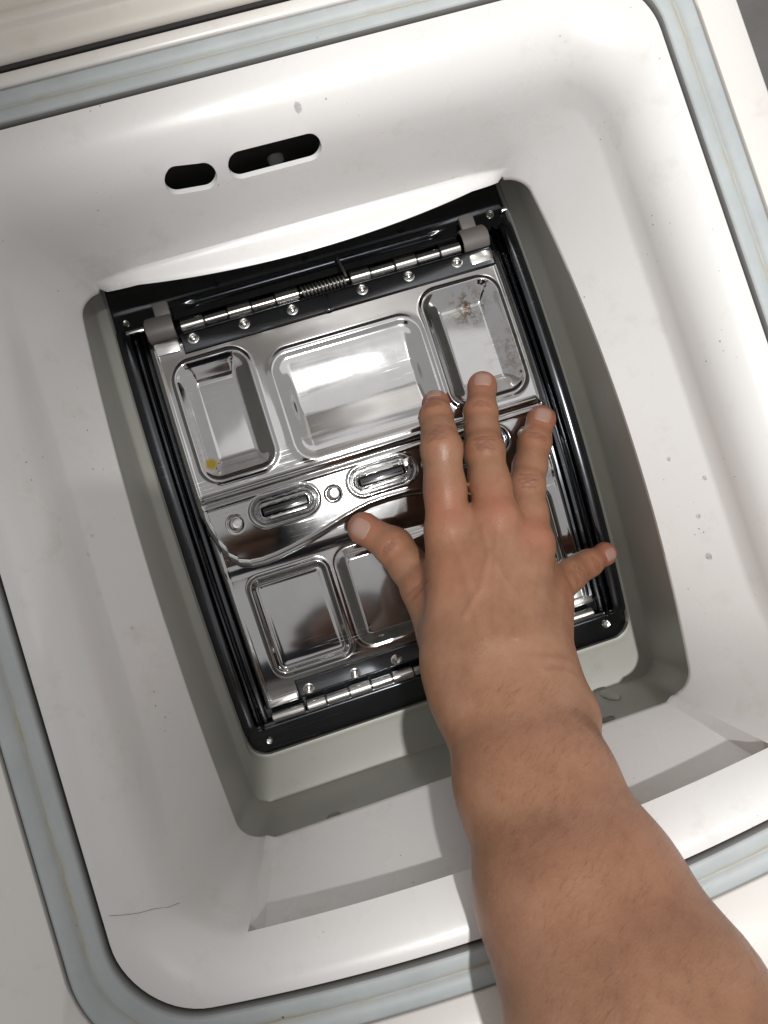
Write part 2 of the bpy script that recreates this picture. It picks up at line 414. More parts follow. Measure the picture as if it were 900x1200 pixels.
# dark inner box round the tub
ib = [rloop(.198, -.25, .203, .005) + np.array([0, 0, z]) for z in (-.008, -.5)]
ib.append(ib[-1] * np.array([0, 0, 1]))
link('inner_casing', grid_mesh(ib, closed=True), M['inside'], WM)
# pale stop seen through the long slot
px = on_back(321, 180, .172)
link('latch_stop', lathe_mesh([(0, .004), (.0025, .0035), (.0038, .002), (.004, 0)], px[0], .170, px[1], (0, -1, 0)), M['white'], WM)

# ------------------------------------------------------------------ lid (open, standing up behind)
lid = part('lid', WM)
def lid_piece(name, y0, y1, z0, z1, x0, x1, mat, bev=.004):
    return link(name, box_mesh((x0 + x1) / 2, (y0 + y1) / 2, (z0 + z1) / 2, x1 - x0, y1 - y0, z1 - z0, bev, 3), mat, lid)
lp = []
prof = [(.2098, -.012), (.2098, -.0010), (.2104, .0010), (.2120, .0022), (.2150, .0026), (.2190, .0028), (.2208, .0036), (.2216, .0052), (.2228, .0060), (.2262, .0058), (.2275, .0044), (.2290, .0036), (.2330, .0036), (.2350, .0050), (.2362, .012), (.244, .10), (.268, .36), (.271, .372), (.278, .376), (.29, .374), (.30, .36), (.262, .0), (.262, -.012)]
xs = [-.2005, -.2, -.198, -.194] + list(np.linspace(-.185, .185, 24)) + [.194, .198, .2, .2005]
P = []
for x in xs:
    e = max(0, abs(x) - .194) / .0065
    P.append([(x, y + .003 * e * e * (1 if i < 16 else -1), z - .0015 * e * e) for i, (y, z) in enumerate(prof)])
link('lid_shell', grid_mesh(P), M['lid'], lid, angle=50)
# two moulded stops on the lid's edge and a dark strip painting the shade in the hinge gap
for x_ in (-.125, .125):
    link('lid_stop', lathe_mesh([(.0046, -.002), (.0045, .0008), (.0036, .0016), (.002, .0018), (0, .0018)], x_, .2150, .0022), M['lid'], lid)
link('hinge_gap_shade', box_mesh(0, .2088, -.0030, .396, .0020, .0040, .0003), M['joint'], lid)

# ------------------------------------------------------------------ grey tub seal
DS, DO = 1.029, Vector((.00114, .00066, -.0090))
def zW(y): return DS * zD((y - DO.y) / DS) + DO.z      # the drum's surface in the machine's frame
s0 = rloop(.1215, -.1450, .150, .012); s0[:, 2] = zE(s0[:, 1]) - .0030; s0[:, 0] += WCX
s1 = rloop(.1222, -.1443, .160, .010); s1[:, 0] += .0008; s1[:, 2] = zW(s1[:, 1]) + .004
s1o = rloop(.1226, -.1446, .160, .0105); s1o[:, 0] += .0008; s1o[:, 2] = zW(s1o[:, 1]) + .0058
s1i = rloop(.1208, -.1430, .160, .009); s1i[:, 0] += .0008; s1i[:, 2] = zW(s1i[:, 1]) + .0032
si_ = rloop(.1125, -.1145, .166, .011); si_[:, 0] += XC; si_ = si_ * DS + np.array(DO); si_[:, 2] = zW(si_[:, 1]) + .0008
P = [s0 + np.array([0, 0, .001]), s0]
for t in (.25, .5, .75): P.append(s0 * (1 - t) + s1o * t)
P += [s1o, s1, s1i]
for t, z in [(.5, -.0004), (.8, -.0006), (.9, .0001), (.95, .0006), (1, 0)]: P.append(s1i * (1 - t) + si_ * t + np.array([0, 0, z]))
e_ = si_.copy(); e_[:, 2] -= .006; P.append(e_)
ts = link('tub_seal', grid_mesh(P, closed=True, flip=False), M['seal'], WM, angle=50)
BV_S = BVHTree.FromObject(ts, bpy.context.evaluated_depsgraph_get())
# round drain recess cut at the seal's front edge and the moulded tongue
def hit(bv, px, py):
    d = ray(px, py).normalized(); r = bv.ray_cast(CAM_LOC, d); return r[0], r[1]
for (px, py, r) in ((391, 956, .0036), (712, 843, .004)):
    h, nn = hit(BV_S, px, py)
    if h:
        link('drain_notch', lathe_mesh([(r, 0), (r * .98, .0005), (r * .8, .0006), (r * .7, .0001), (0, .0001)], h.x, h.y, h.z, nn), M['inside'], WM)
h, nn = hit(BV_S, 715, 815)
if h:
    me = lathe_mesh([(.0042, -.0004), (.0040, .0008), (.0032, .0014), (0, .0017)], 0, 0, 0)
    o = link('moulded_tongue', me, M['seal'], WM)
    o.matrix_world = Matrix.Translation(h) @ Vector((0, 0, 1)).rotation_difference(nn).to_matrix().to_4x4() @ Matrix.Diagonal((1, 3.2, 1, 1))

# ------------------------------------------------------------------ drum
DR = part('drum_frame', WM)
def seat(o): o.location = DO; o.scale = (DS, DS, DS)   # drum parts were measured 3 per cent small
seat(DR)
ys = np.linspace(-.128, .185, 120)
def strip(name, prof, y0, y1, mat, parent, off=0, n=110, mirror=False):
    """profile (x, dz) swept along the drum's curve"""
    P = []
    for y in np.linspace(y0, y1, n):
        e = max(0, (y0 + .004 - y) / .004, (y - y1 + .004) / .004)
        P.append([((-x if mirror else x) + XC, y, zD(y) + dz + off - .0015 * e * e) for x, dz in prof])
    return link(name, grid_mesh(P, flip=mirror), mat, parent, angle=40)
# base sheet of the drum below everything
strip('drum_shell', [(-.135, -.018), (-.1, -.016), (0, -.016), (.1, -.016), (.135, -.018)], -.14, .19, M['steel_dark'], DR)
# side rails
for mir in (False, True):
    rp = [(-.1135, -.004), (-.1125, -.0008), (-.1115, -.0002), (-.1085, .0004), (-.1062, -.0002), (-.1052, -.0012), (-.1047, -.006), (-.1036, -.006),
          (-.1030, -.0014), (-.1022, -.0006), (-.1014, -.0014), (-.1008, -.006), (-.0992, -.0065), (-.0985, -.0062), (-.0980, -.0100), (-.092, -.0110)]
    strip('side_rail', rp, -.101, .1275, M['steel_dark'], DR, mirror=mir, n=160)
# back plate and front plate of the frame
def plate(name, x0, x1, y0, y1, off, mat, parent, th=.0012, r=.002, nx=60, ny=24, hf=None, edge=.0008):
    """curved sheet following the drum, rounded rolled edge"""
    xs = np.concatenate([[x0, x0 + edge * .3, x0 + edge], np.linspace(x0 + edge * 2, x1 - edge * 2, nx), [x1 - edge, x1 - edge * .3, x1]])
    yy = np.concatenate([[y0, y0 + edge * .3, y0 + edge], np.linspace(y0 + edge * 2, y1 - edge * 2, ny), [y1 - edge, y1 - edge * .3, y1]])
    X, Y = np.meshgrid(xs, yy)
    d = np.minimum(np.minimum(X - x0, x1 - X), np.minimum(Y - y0, y1 - Y))
    H = -th * (1 - np.clip(d / edge, 0, 1) ** .5)
    if hf is not None: H = H + hf(X, Y)
    Z = zD(Y) + off + H
    return link(name, grid_mesh(np.stack([X + XC, Y, Z], -1)), mat, parent, angle=45)
def backh(X, Y):
    return .0012 * sstep(.136, .140, Y) - .0016 * sstep(.0, .0015, .0022 - np.abs(Y - .1325) ) * (np.abs(X) < .07) + .0008 * np.exp(-((Y - .150) / .002) ** 2)
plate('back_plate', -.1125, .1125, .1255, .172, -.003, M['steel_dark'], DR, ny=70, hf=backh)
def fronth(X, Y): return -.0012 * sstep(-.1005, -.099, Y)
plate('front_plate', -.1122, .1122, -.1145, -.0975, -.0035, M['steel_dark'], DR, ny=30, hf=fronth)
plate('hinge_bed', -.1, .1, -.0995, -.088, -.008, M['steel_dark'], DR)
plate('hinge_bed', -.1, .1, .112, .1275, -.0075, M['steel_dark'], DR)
# frame screws and holes
def drum_pt(px, py, off=0):
    z = -.1; d = ray(px, py)
    for i in range(40):
        t = (z - CAM_LOC.z) / d.z; P = CAM_LOC + d * t; z = .5 * z + .5 * (zD(P.y) + off)
    return Vector((P.x, P.y, zD(P.y) + off))
for px, py, r in ((570, 226, .0021), (574, 251, .0024), (710, 731, .0024), (316, 868, .0018), (148, 379, .0018)):
    P = drum_pt(px, py, -.0026)
    link('frame_screw', lathe_mesh([(r, -.001), (r, .0006), (r * .8, .001), (r * .55, .0009), (r * .45, .0001), (0, .0001)], P.x, P.y, P.z + (-.0002)), M['steel_bright'], DR)
for px, py in ((253, 333), (357, 303), (470, 270)):
    P = drum_pt(px, py, -.0018)
    link('drain_hole', lathe_mesh([(.0017, 0.0002), (.0015, .0006), (.0012, .0002), (0, .0002)], P.x, P.y, P.z + .0006), M['black'], DR)
for px, py in ((158, 388), (597, 243)):
    P = drum_pt(px, py, 0)
    link('frame_clip', box_mesh(P.x, P.y, P.z - .001, .010, .0022, .003, .0008), M['steel_bright'], DR)

# ---- doors as pressed sheet metal
def rbox(X, Y, x0, x1, y0, y1, r):
    cx, cy = (x0 + x1) / 2, (y0 + y1) / 2; hx, hy = (x1 - x0) / 2 - r, (y1 - y0) / 2 - r
    qx = np.abs(X - cx) - hx; qy = np.abs(Y - cy) - hy
    return np.hypot(np.maximum(qx, 0), np.maximum(qy, 0)) + np.minimum(np.maximum(qx, qy), 0) - r
def caps(X, Y, x0, x1, y, r):
    dx = np.maximum(np.maximum(x0 + r - X, X - x1 + r), 0); return np.hypot(dx, Y - y) - r
def dish(X, Y, x0, x1, y0, y1, wx, wy):
    """soft-walled rectangular depression, 0 outside, 1 on the floor"""
    return sstep(x0, x0 + wx, X) * sstep(x1, x1 - wx, X) * sstep(y0, y0 + wy, Y) * sstep(y1, y1 - wy, Y)
def pan(d, wall, depth, bead=.0006, bw=.0013):
    h = -depth * sstep(0, 1, -d / wall) + bead * np.exp(-((d - .0006) / bw) ** 2)
    return h
SLOTC = (-.0537, .0004, .0545)
def back_h(X, Y):
    h = np.zeros_like(X)
    for (x0, x1) in ((-.0885, -.0500), (.0490, .0905)):
        d = rbox(X, Y, x0, x1, .0345, .0990, .009)
        h += -.0046 * dish(X, Y, x0, x1, .0345, .0990, .0100, .0125) * sstep(.001, -.004, d) - .0010 * sstep(.0002, -.0028, d) + .0009 * np.exp(-((d - .0008) / .0013) ** 2)
    d = rbox(X, Y, -.0385, .0430, .0315, .0900, .010)
    h += -.0036 * dish(X, Y, -.0385, .0430, .0315, .0900, .0095, .0290) * sstep(.001, -.008, d) - .0007 * sstep(.0002, -.0040, d) + .0006 * np.exp(-((d - .001) / .002) ** 2)
    # step and bead above the latch strip
    xe = sstep(.0965, .0925, np.abs(X))
    h += xe * (.0011 * np.exp(-((Y - .0272) / .0012) ** 2) - .0010 * np.exp(-((Y - .0243) / .0009) ** 2) + .0006 * np.exp(-((Y - .0218) / .0008) ** 2))
    h -= .0006 * sstep(.026, .021, Y)
    for cx in SLOTC:
        d = caps(X, Y, cx - .0180, cx + .0180, .0122, .0075)
        h += .0007 * np.exp(-((d - .0006) / .0007) ** 2) - .0024 * np.exp(-((d + .0017) / .0009) ** 2) - .0008 * sstep(0, -.003, d)
        d2 = rbox(X, Y, cx - .0125, cx + .0125, .0098, .0142, .0008)
        h -= .0035 * sstep(.0004, -.0006, d2)
        h += .0006 * np.exp(-((d2 - .0008) / .0004) ** 2)
    for cx in (-.0813, -.0276, .0272, .0813):
        dd = np.hypot(X - cx, Y - .0104); h -= .0007 * np.exp(-((dd - .0037) / .0007) ** 2)
    return h
ex = np.array([0, .010, .018, .028, .037, .046, .055, .065, .073, .080, .0855, .0895, .0925, .0945, .0962, .0978])
ey = np.array([-.0023, -.0026, -.0040, -.0064, -.0088, -.0110, -.0128, -.0143, -.0148, -.0142, -.0122, -.0085, -.003, .0035, .0100, .0200])
def edge_y(X):
    return np.interp(np.abs(X), ex, ey)
def door(name, xs, top, botf, off, hf, root, mat, ny=260, roll=.0022, th=.0022, bead=.0005, straight=None):
    v = np.linspace(0, 1, ny); v = np.concatenate([[0, .0012, .003], v[2:-3], [.9925, .996, .9985, 1]])
    X = np.repeat(xs[None, :], len(v), 0); B = botf(xs)[None, :]
    cut = top * .35 + np.maximum(B.max(), 0) * .65 + .0 * B if straight is None else straight + 0 * B
    vs = .62; V_ = v[:, None]
    Y = np.where(V_ < vs, top + (cut - top) * V_ / vs, cut + (B - cut) * (V_ - vs) / (1 - vs))
    # distance to the outline
    pts = np.concatenate([np.stack([xs, botf(xs)], 1)])
    x0, x1 = xs[0], xs[-1]
    dside = np.minimum(X - x0, x1 - X)
    slope = np.gradient(botf(xs), xs)[None, :]
    dbot = np.abs(Y - B) / np.sqrt(1 + slope ** 2); dtop = np.abs(Y - top)
    d = np.minimum(np.minimum(dside, dbot), dtop)
    H = hf(X, Y) - th * (1 - np.sqrt(np.clip(1 - (1 - np.clip(d / roll, 0, 1)) ** 2, 0, 1)))
    H += bead * np.exp(-((d - .0028) / .0009) ** 2)
    Z = zD(Y) + off + H
    P = np.stack([X + XC, Y, Z], -1)
    # return flange down all round
    P = np.concatenate([P[:1] + np.array([0, 0, -.003]), P, P[-1:] + np.array([0, 0, -.0016])], 0)
    P = np.concatenate([P[:, :1] + np.array([0, 0, -.003]), P, P[:, -1:] + np.array([0, 0, -.003])], 1)
    return link(name, grid_mesh(P, flip=True), mat, root, angle=60)
xs = np.unique(np.concatenate([np.linspace(-.0978, .0978, 480), np.linspace(-.0978, -.085, 50), np.linspace(.085, .0978, 50)]))
BD = part('back_drum_door', WM); seat(BD)
BD['label'] = 'back flap of the drum hatch with three pressed panels and the latch strip'
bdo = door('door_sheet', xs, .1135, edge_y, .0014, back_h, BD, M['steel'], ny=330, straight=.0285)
FD = part('front_drum_door', WM); seat(FD)
FD['label'] = 'front flap of the drum hatch, tucked under the back flap'
def front_h(X, Y):
    h = np.zeros_like(X)
    for (x0, x1) in ((-.0850, -.0425), (.0425, .0850)):
        d = rbox(X, Y, x0, x1, -.0745, -.0205, .006)
        h += .0013 * np.exp(-((d) / .0012) ** 2) - .0016 * sstep(-.0008, -.0034, d) + .0002 * np.exp(-((d + .0042) / .0010) ** 2)
    d = rbox(X, Y, -.0360, .0360, -.0725, -.0205, .007)
    h += .0034 * sstep(.001, -.0055, d) - .0006 * np.exp(-((d - .0018) / .001) ** 2)
    h += .0012 * sstep(-.018, -.010, Y)
    return h
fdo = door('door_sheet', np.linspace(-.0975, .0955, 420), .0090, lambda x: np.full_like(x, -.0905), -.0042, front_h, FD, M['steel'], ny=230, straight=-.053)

def rivet_mesh(r): return lathe_mesh([(r * 1.35, -.0002), (r * 1.3, .0003), (r * 1.12, .0004), (r * 1.05, .0), (r, 0), (r * .96, .0009), (r * .8, .0012), (r * .62, .0011), (r * .5, .0004), (r * .42, .0003), (0, .0006)], 0, 0, 0)
RVM = rivet_mesh(.0024); RVM.materials.append(M['steel_bright']); RVM.polygons.foreach_set('use_smooth', np.ones(len(RVM.polygons), bool)); RVM.set_sharp_from_angle(angle=math.radians(40))
def rivet(x, y, off, root):
    o = bpy.data.objects.new('rivet', RVM); COL.objects.link(o); o.parent = root
    o.location = (x, y, zD(y) + off); o.rotation_euler = (math.atan(.105 - 1.8 * y), 0, 0); return o
# hinge plates
def hp_h(X, Y):
    return .0007 * np.exp(-((X - .0) / .0011) ** 2)
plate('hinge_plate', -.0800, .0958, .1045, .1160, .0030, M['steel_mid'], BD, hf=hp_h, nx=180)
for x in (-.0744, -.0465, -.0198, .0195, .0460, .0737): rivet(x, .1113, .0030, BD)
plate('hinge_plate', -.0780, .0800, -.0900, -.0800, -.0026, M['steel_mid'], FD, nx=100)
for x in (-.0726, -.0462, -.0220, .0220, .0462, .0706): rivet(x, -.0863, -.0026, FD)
for x in (-.0813, -.0276, .0272, .0813):
    o = link('spot_rivet', lathe_mesh([(.0029, -.0004), (.0028, .0001), (.0024, .0004), (.0015, .0003), (0, .0004)], XC * 0 + x, .0104, zD(.0104) + .0012), M['steel_bright'], BD)
# latch slots: black bar painting the shade inside the opening, bright tongue
for cx in SLOTC:
    y = .0120
    s = part('latch_slot', BD) if False else None
    link('slot_shade', box_mesh(cx + XC, y, zD(y) - .0016, .0240, .0038, .0008, .0002), M['black'], BD)
    link('latch_tongue', box_mesh(cx + XC, y - .0004, zD(y) - .0006, .0225, .0009, .0012, .0003), M['steel_mid'], BD)
    link('latch_bar', box_mesh(cx + XC + .001, y - .0040, zD(y) + .0004, .0200, .0013, .0010, .0004), M['steel_bright'], BD)
# little pressed catch at the end of the slots
link('latch_catch', box_mesh(.0145, .0150, zD(.015) + .0008, .0050, .0045, .0022, .0008), M['steel_bright'], BD)
link('latch_catch', box_mesh(.0665, .0120, zD(.012) + .0006, .0040, .0052, .0022, .0008), M['black'], BD)

# hinges: knuckles on the doors, pins on the frame
yb, zb = .1197, zD(.1197) + .0008
segs_k = [(-.0795, -.0660), (-.0535, -.0400), (-.0270, -.0135), (.0150, .0270), (.0405, .0535), (.0665, .0790)]
segs_p = [(-.0660, -.0535), (-.0400, -.0270), (.0270, .0405), (.0535, .0665)]
for a, b in segs_k: link('hinge_knuckle', xcyl_mesh(a + .0003, b - .0003, yb, zb, .0034), M['steel_bright'], BD)
for a, b in segs_p: link('hinge_pin', xcyl_mesh(a, b, yb, zb - .0003, .0028), M['steel_bright'], DR)
for a, b in segs_k:
    link('knuckle_wrap', box_mesh((a + b) / 2, yb + .0030, zb - .0010, b - a - .0012, .0028, .0034, .0006), M['steel_dark'], BD)
link('hinge_pin', xcyl_mesh(-.0135, .0150, yb, zb, .0012), M['spring'], DR)
sp = []
for i in range(12 * 14 + 1):
    t = i / (12 * 14); a = 2 * math.pi * t * 12
    sp.append((-.0118 + .0250 * t, yb + .0028 * math.cos(a), zb + .0028 * math.sin(a)))
link('hinge_spring', tube_mesh(sp, .00072, 7), M['spring'], DR)
link('spring_leg', tube_mesh([(.0135, yb + .001, zb + .0028), (.0128, yb + .006, zb + .003), (.0120, yb + .013, zb - .0005)], .0008, 7), M['spring'], DR)
yf, zf_ = -.0958, zD(-.0958) - .0028
for a, b in ((-.0765, -.0655), (-.0520, -.0395), (-.0270, -.0150), (-.003, .010), (.0240, .0360), (.0500, .0620), (.0700, .0790)):
    link('hinge_knuckle', xcyl_mesh(a, b, yf, zf_, .0034), M['steel_bright'], FD)
for a, b in ((-.0965, -.0780), (-.0652, -.0522), (-.0392, -.0273), (-.0147, -.0033), (.0103, .0237), (.0363, .0497), (.0623, .0697), (.0793, .0930)):
    link('hinge_pin', xcyl_mesh(a, b, yf, zf_ - .0002, .0028), M['steel_bright'], DR)
# plastic bearing caps and bright door tabs at the back corners
for sx, xx in ((-1, -.0895), (1, .0880)):
    cp = part('bearing_cap', DR) if False else None
    y = .1225
    me = grid_mesh([[(xx + dx, y + dy * k, zD(y) + .0002 + dz) for (dy, dz) in ((-.0078, -.004), (-.0076, .0010), (-.0060, .0034), (-.0030, .0050), (.0010, .0052), (.0040, .0038), (.0064, .0012), (.0070, -.004))]
                    for dx, k in ((-.0078, .80), (-.0074, .93), (-.0062, 1.0), (.0055, 1.0), (.0068, .94), (.0072, .80))], flip=False)
    link('bearing_cap', me, M['cap'], DR, angle=30)
    link('cap_tongue', box_mesh(xx + .001 - .002 * sx, y + .0095, zD(y) - .0002, .0085, .0085, .004, .0012), M['cap'], DR)
    link('door_tab', box_mesh(xx - sx * .0005, .1105, zD(.1105) + .0016, .0135, .0075, .0036, .0012), M['steel_bright'], BD)
link('door_tab', box_mesh(-.0880, -.0880, zD(-.088) - .0035, .0170, .0042, .003, .0009), M['steel_bright'], FD)
link('door_tab', box_mesh(.0860, -.0880, zD(-.088) - .0035, .0170, .0042, .003, .0009), M['steel_bright'], FD)
bpy.context.view_layer.update()
# ------------------------------------------------------------------ person (right hand and arm reaching in)
def axis_pts(lo, hi, flo, fhi, fine, coarse):
    a = list(np.arange(flo, fhi, fine)); x = a[-1]; s = fine
    while x < hi: s = min(s * 1.12, coarse); x += s; a.append(x)
    x = a[0]; s = fine
    while x > lo: s = min(s * 1.12, coarse); x -= s; a.insert(0, x)
    return np.array(a, np.float32)
GX = axis_pts(-.36, .34, -.034, .124, .00098, .0065)
GY = axis_pts(-.86, .075, -.135, .060, .00098, .0065)
GZ = axis_pts(-.125, .92, -.120, -.003, .00098, .0065)
FIELD = np.full((len(GX), len(GY), len(GZ)), .05, np.float32)
def box_idx(lo, hi):
    return tuple(slice(max(0, np.searchsorted(G, l) - 1), min(len(G), np.searchsorted(G, h) + 1)) for G, l, h in zip((GX, GY, GZ), lo, hi))
def smin(a, b, k):
    h = np.clip(.5 + .5 * (b - a) / k, 0, 1); return b * (1 - h) + a * h - k * h * (1 - h)
class Group:
    def __init__(s, pts, pad):
        P = np.array(pts, float); s.ix = box_idx(P.min(0) - pad, P.max(0) + pad)
        s.X = GX[s.ix[0]][:, None, None]; s.Y = GY[s.ix[1]][None, :, None]; s.Z = GZ[s.ix[2]][None, None, :]
        s.F = None
    def add(s, d, k):
        s.F = d if s.F is None else smin(s.F, d, k)
    def cone(s, a, b, ra, rb, k, flat=None, fl=1.0):
        a = np.array(a, np.float32); b = np.array(b, np.float32); ab = b - a; L2 = float(ab @ ab)
        px, py, pz = s.X - a[0], s.Y - a[1], s.Z - a[2]
        t = np.clip((px * ab[0] + py * ab[1] + pz * ab[2]) / L2, 0, 1)
        dx, dy, dz = px - t * ab[0], py - t * ab[1], pz - t * ab[2]
        if flat is not None:
            n = np.array(flat, np.float32); q = (dx * n[0] + dy * n[1] + dz * n[2]) * (fl - 1)
            dx, dy, dz = dx + q * n[0], dy + q * n[1], dz + q * n[2]
        s.add(np.sqrt(dx * dx + dy * dy + dz * dz) - (ra + (rb - ra) * t), k)
    def ball(s, c, r, k):
        s.add(np.sqrt((s.X - c[0]) ** 2 + (s.Y - c[1]) ** 2 + (s.Z - c[2]) ** 2) - r, k)
def V3(*a): return np.array(a, float)
def unit(v): v = np.array(v, float); return v / np.linalg.norm(v)
FING = {
 'thumb': ([V3(.0055, -.0768, -.0700), V3(.0010, -.0510, -.0800), V3(-.0066, -.0262, -.0925), V3(-.0180, -.0125, -.1000)], [.0135, .0112, .0103, .0087], V3(-.30, .05, 1)),
 'index': ([V3(0.0197, -0.0242, -0.0654), V3(.0292, .0133, -.0690), V3(.0344, .0314, -.0850), V3(.0388, .0400, -.0975)], [.0112, .0104, .0086, .0076], V3(-.1, .75, .75)),
 'middle': ([V3(0.0436, -0.0257, -0.0626), V3(.0506, .0061, -.0745), V3(.0587, .0276, -.0890), V3(.0662, .0420, -.0982)], [.0112, .0103, .0089, .0080], V3(-.05, .35, 1)),
 'ring': ([V3(0.0586, -0.0434, -0.0694), V3(.0674, -.0177, -.0815), V3(.0825, .0038, -.0932), V3(.0916, .0150, -.0990)], [.0108, .0098, .0088, .0079], V3(.0, .3, 1)),
 'pinky': ([V3(.0615, -.0745, -.0825), V3(.0790, -.0690, -.0945), V3(.0930, -.0668, -.1010), V3(.1045, -.0655, -.1065)], [.0098, .0086, .0072, .0064], V3(.15, -.1, 1)),
}
WR = [V3(0.0024, -0.0851, -0.0496), V3(0.0125, -0.0897, -0.0465), V3(0.0252, -0.0941, -0.0470), V3(0.0375, -0.0990, -0.0510)]
wr = V3(0.0155, -0.1035, -0.0447); a1 = V3(0.0151, -0.1365, -0.0129); a2 = V3(0.0141, -0.1708, 0.0198); a3 = V3(0.0124, -0.2020, 0.0465)
ax_ = unit(a3 - wr); LAT = unit(V3(1, -.15, -.1) - (V3(1, -.15, -.1) @ ax_) * ax_); DOR = unit(np.cross(LAT, ax_)) * -1
if DOR[2] < 0: DOR = -DOR
elbow = V3(.004, -.330, .190); upper = V3(.130, -.500, .410)
# fingers, each its own chain, joined to one another only where the skin webs
fgr = {}
for nme in FING:
    FING[nme] = (FING[nme][0], [r * f for r, f in zip(FING[nme][1], (.97, .93, .93, .94))], FING[nme][2])
for nme, (P, R, nn) in FING.items():
    G_ = Group(P, .022)
    nn = unit(nn)
    for i in range(3):
        G_.cone(P[i], P[i + 1], R[i], R[i + 1], .0035)
        if i: 
            G_.ball(P[i] + nn * .0008, R[i] * 1.03, .003)      # joint slightly fuller than the bones
    # soft pad under the tip and the belly of each phalanx
    tipd = unit(P[3] - P[2])
    G_.ball(P[3] + tipd * .0016 - nn * .0006, R[3] * .93, .004)
    for i in (0, 1): 
        mid = (P[i] + P[i + 1]) / 2; G_.ball(mid - nn * .0022, (R[i] + R[i + 1]) / 2 * .93, .005)
    fgr[nme] = G_
# palm and back of the hand
allp = [FING[k][0][0] for k in FING] + WR + [wr]
PG = Group(allp, .040)
mc = [('index', WR[0], WR[1]), ('middle', WR[1], WR[1]), ('ring', WR[2], WR[2]), ('pinky', WR[3], WR[3])]
for (k, a_, _) in mc:
    e = FING[k][0][0] - unit(FING[k][0][1] - FING[k][0][0]) * .0055; PG.cone(a_, e, .0150, FING[k][1][0] * 1.02, .010)
im = (FING['index'][0][0] + FING['ring'][0][0]) / 2
PG.cone(V3(.018, -.080, -.045), (FING['index'][0][0] + FING['middle'][0][0]) / 2 + V3(0, -.004, -.006), .016, .0105, .010)
PG.cone(V3(.030, -.085, -.047), (FING['middle'][0][0] + FING['ring'][0][0]) / 2 + V3(0, -.004, -.006), .016, .0105, .010)
PG.cone(V3(.040, -.090, -.055), (FING['ring'][0][0] + FING['pinky'][0][0]) / 2 + V3(0, -.002, -.006), .015, .0110, .010)
PG.cone(WR[0] + V3(.004, .006, -.010), FING['thumb'][0][0], .0150, .0145, .012)      # thenar
PG.cone(WR[3] + V3(-.001, 0, -.010), V3(.057, -.077, -.078), .0165, .0130, .012)      # hypothenar
PG.cone(FING['thumb'][0][0], FING['thumb'][0][1], .0145, .0115, .010)
PG.cone(FING['thumb'][0][1] + V3(.006, -.006, .004), FING['index'][0][0] + V3(-.001, -.016, -.004), .0085, .0085, .012)     # web of the thumb
for k in ('index', 'middle', 'ring', 'pinky'):
    PG.ball(FING[k][0][0] - unit(FING[k][0][1] - FING[k][0][0]) * .003 + unit(FING[k][2]) * .0012, FING[k][1][0] * .88, .006)
# wrist and forearm: two bones wide
def two(G_, a, b, ra, rb, oa, ob, k=.012):
    for s in (-1, 1): G_.cone(a + LAT * oa * s, b + LAT * ob * s, ra, rb, k)
PG.cone((WR[0] + WR[1]) / 2, wr - LAT * .0085, .0165, .0182, .014)
PG.cone((WR[2] + WR[3]) / 2, wr + LAT * .0085, .0165, .0178, .014)
FIELD[PG.ix] = np.minimum(FIELD[PG.ix], PG.F)
AG = Group([wr, a1, a2, a3, elbow, upper], .075)
a3 = a3 + LAT * .0022
a1 = a1 - LAT * .0014; a2 = a2 - LAT * .0022; a3 = a3 - LAT * .0010
two(AG, wr, a1, .0188, .0214, .0092, .0104)
two(AG, a1, a2, .0214, .0262, .0104, .0118)
two(AG, a2, a3, .0262, .0315, .0118, .0124)
two(AG, a3, elbow, .0315, .0370, .0128, .0090)
AG.cone(elbow, upper, .040, .050, .03)
NECK = V3(-.045, -.530, .520); HEAD = V3(-.055, -.490, .700)
TG = Group([NECK, HEAD, upper, V3(-.24, -.54, .36)], .16)
TG.cone(upper, V3(-.225, -.510, .410), .055, .055, .04)
TG.cone(NECK + V3(0, -.02, -.06), HEAD + V3(0, -.03, -.04), .060, .056, .03)
TG.cone(HEAD + V3(0, -.012, .015), HEAD + V3(0, .028, -.055), .088, .060, .05)      # skull to jaw, bowed forward
TG.ball(HEAD + V3(0, .080, -.040), .016, .016); TG.cone(HEAD + V3(0, .072, -.005), HEAD + V3(0, .093, -.043), .010, .013, .012)
for s_ in (-1, 1):
    TG.ball(HEAD + V3(.088 * s_, -.010, -.020), .020, .006)
TG.cone(HEAD + V3(-.02, .062, -.075), HEAD + V3(.02, .062, -.075), .010, .010, .01)
AG.ball(V3(0.0461, -0.1225, -0.0389) - DOR * .003 - LAT * .0016, .0120, .020)          # ulnar head
FIELD[AG.ix] = smin(FIELD[AG.ix], AG.F, .018)
FIELD[TG.ix] = smin(FIELD[TG.ix], TG.F, .02)
# left arm, up to the hand that holds the phone
def cs(x, y, z):            # a point given on the phone's own axes (right, up, towards the holder)
    return np.array(CAM_LOC + CAM_R @ Vector((x, y, z)))
lel = V3(-.290, -.420, .170); lsh = V3(-.250, -.500, .400)
LG = Group([cs(-.10, -.15, .0), cs(-.02, -.02, .02), lel, lsh], .07)
LG.cone(lsh, lel, .048, .040, .03); LG.cone(lel, cs(-.128, -.175, .030), .036, .026, .03)
LG.cone(cs(-.128, -.175, .030), cs(-.090, -.085, .020), .024, .017, .02); LG.cone(cs(-.105, -.160, .028), cs(-.078, -.120, .022), .022, .016, .02)
for i_ in range(4):
    y_ = -.125 + .021 * i_
    LG.cone(cs(-.092, y_ + .004, .015), cs(-.078, y_ + .006, -.006), .0095, .0090, .006); LG.cone(cs(-.078, y_ + .006, -.006), cs(-.046, y_ + .010, -.0095), .0088, .0078, .003)
LG.cone(cs(-.090, -.090, .020), cs(-.066, -.062, .020), .0125, .0105, .008); LG.cone(cs(-.066, -.062, .020), cs(-.048, -.045, .0185), .0102, .0090, .004)
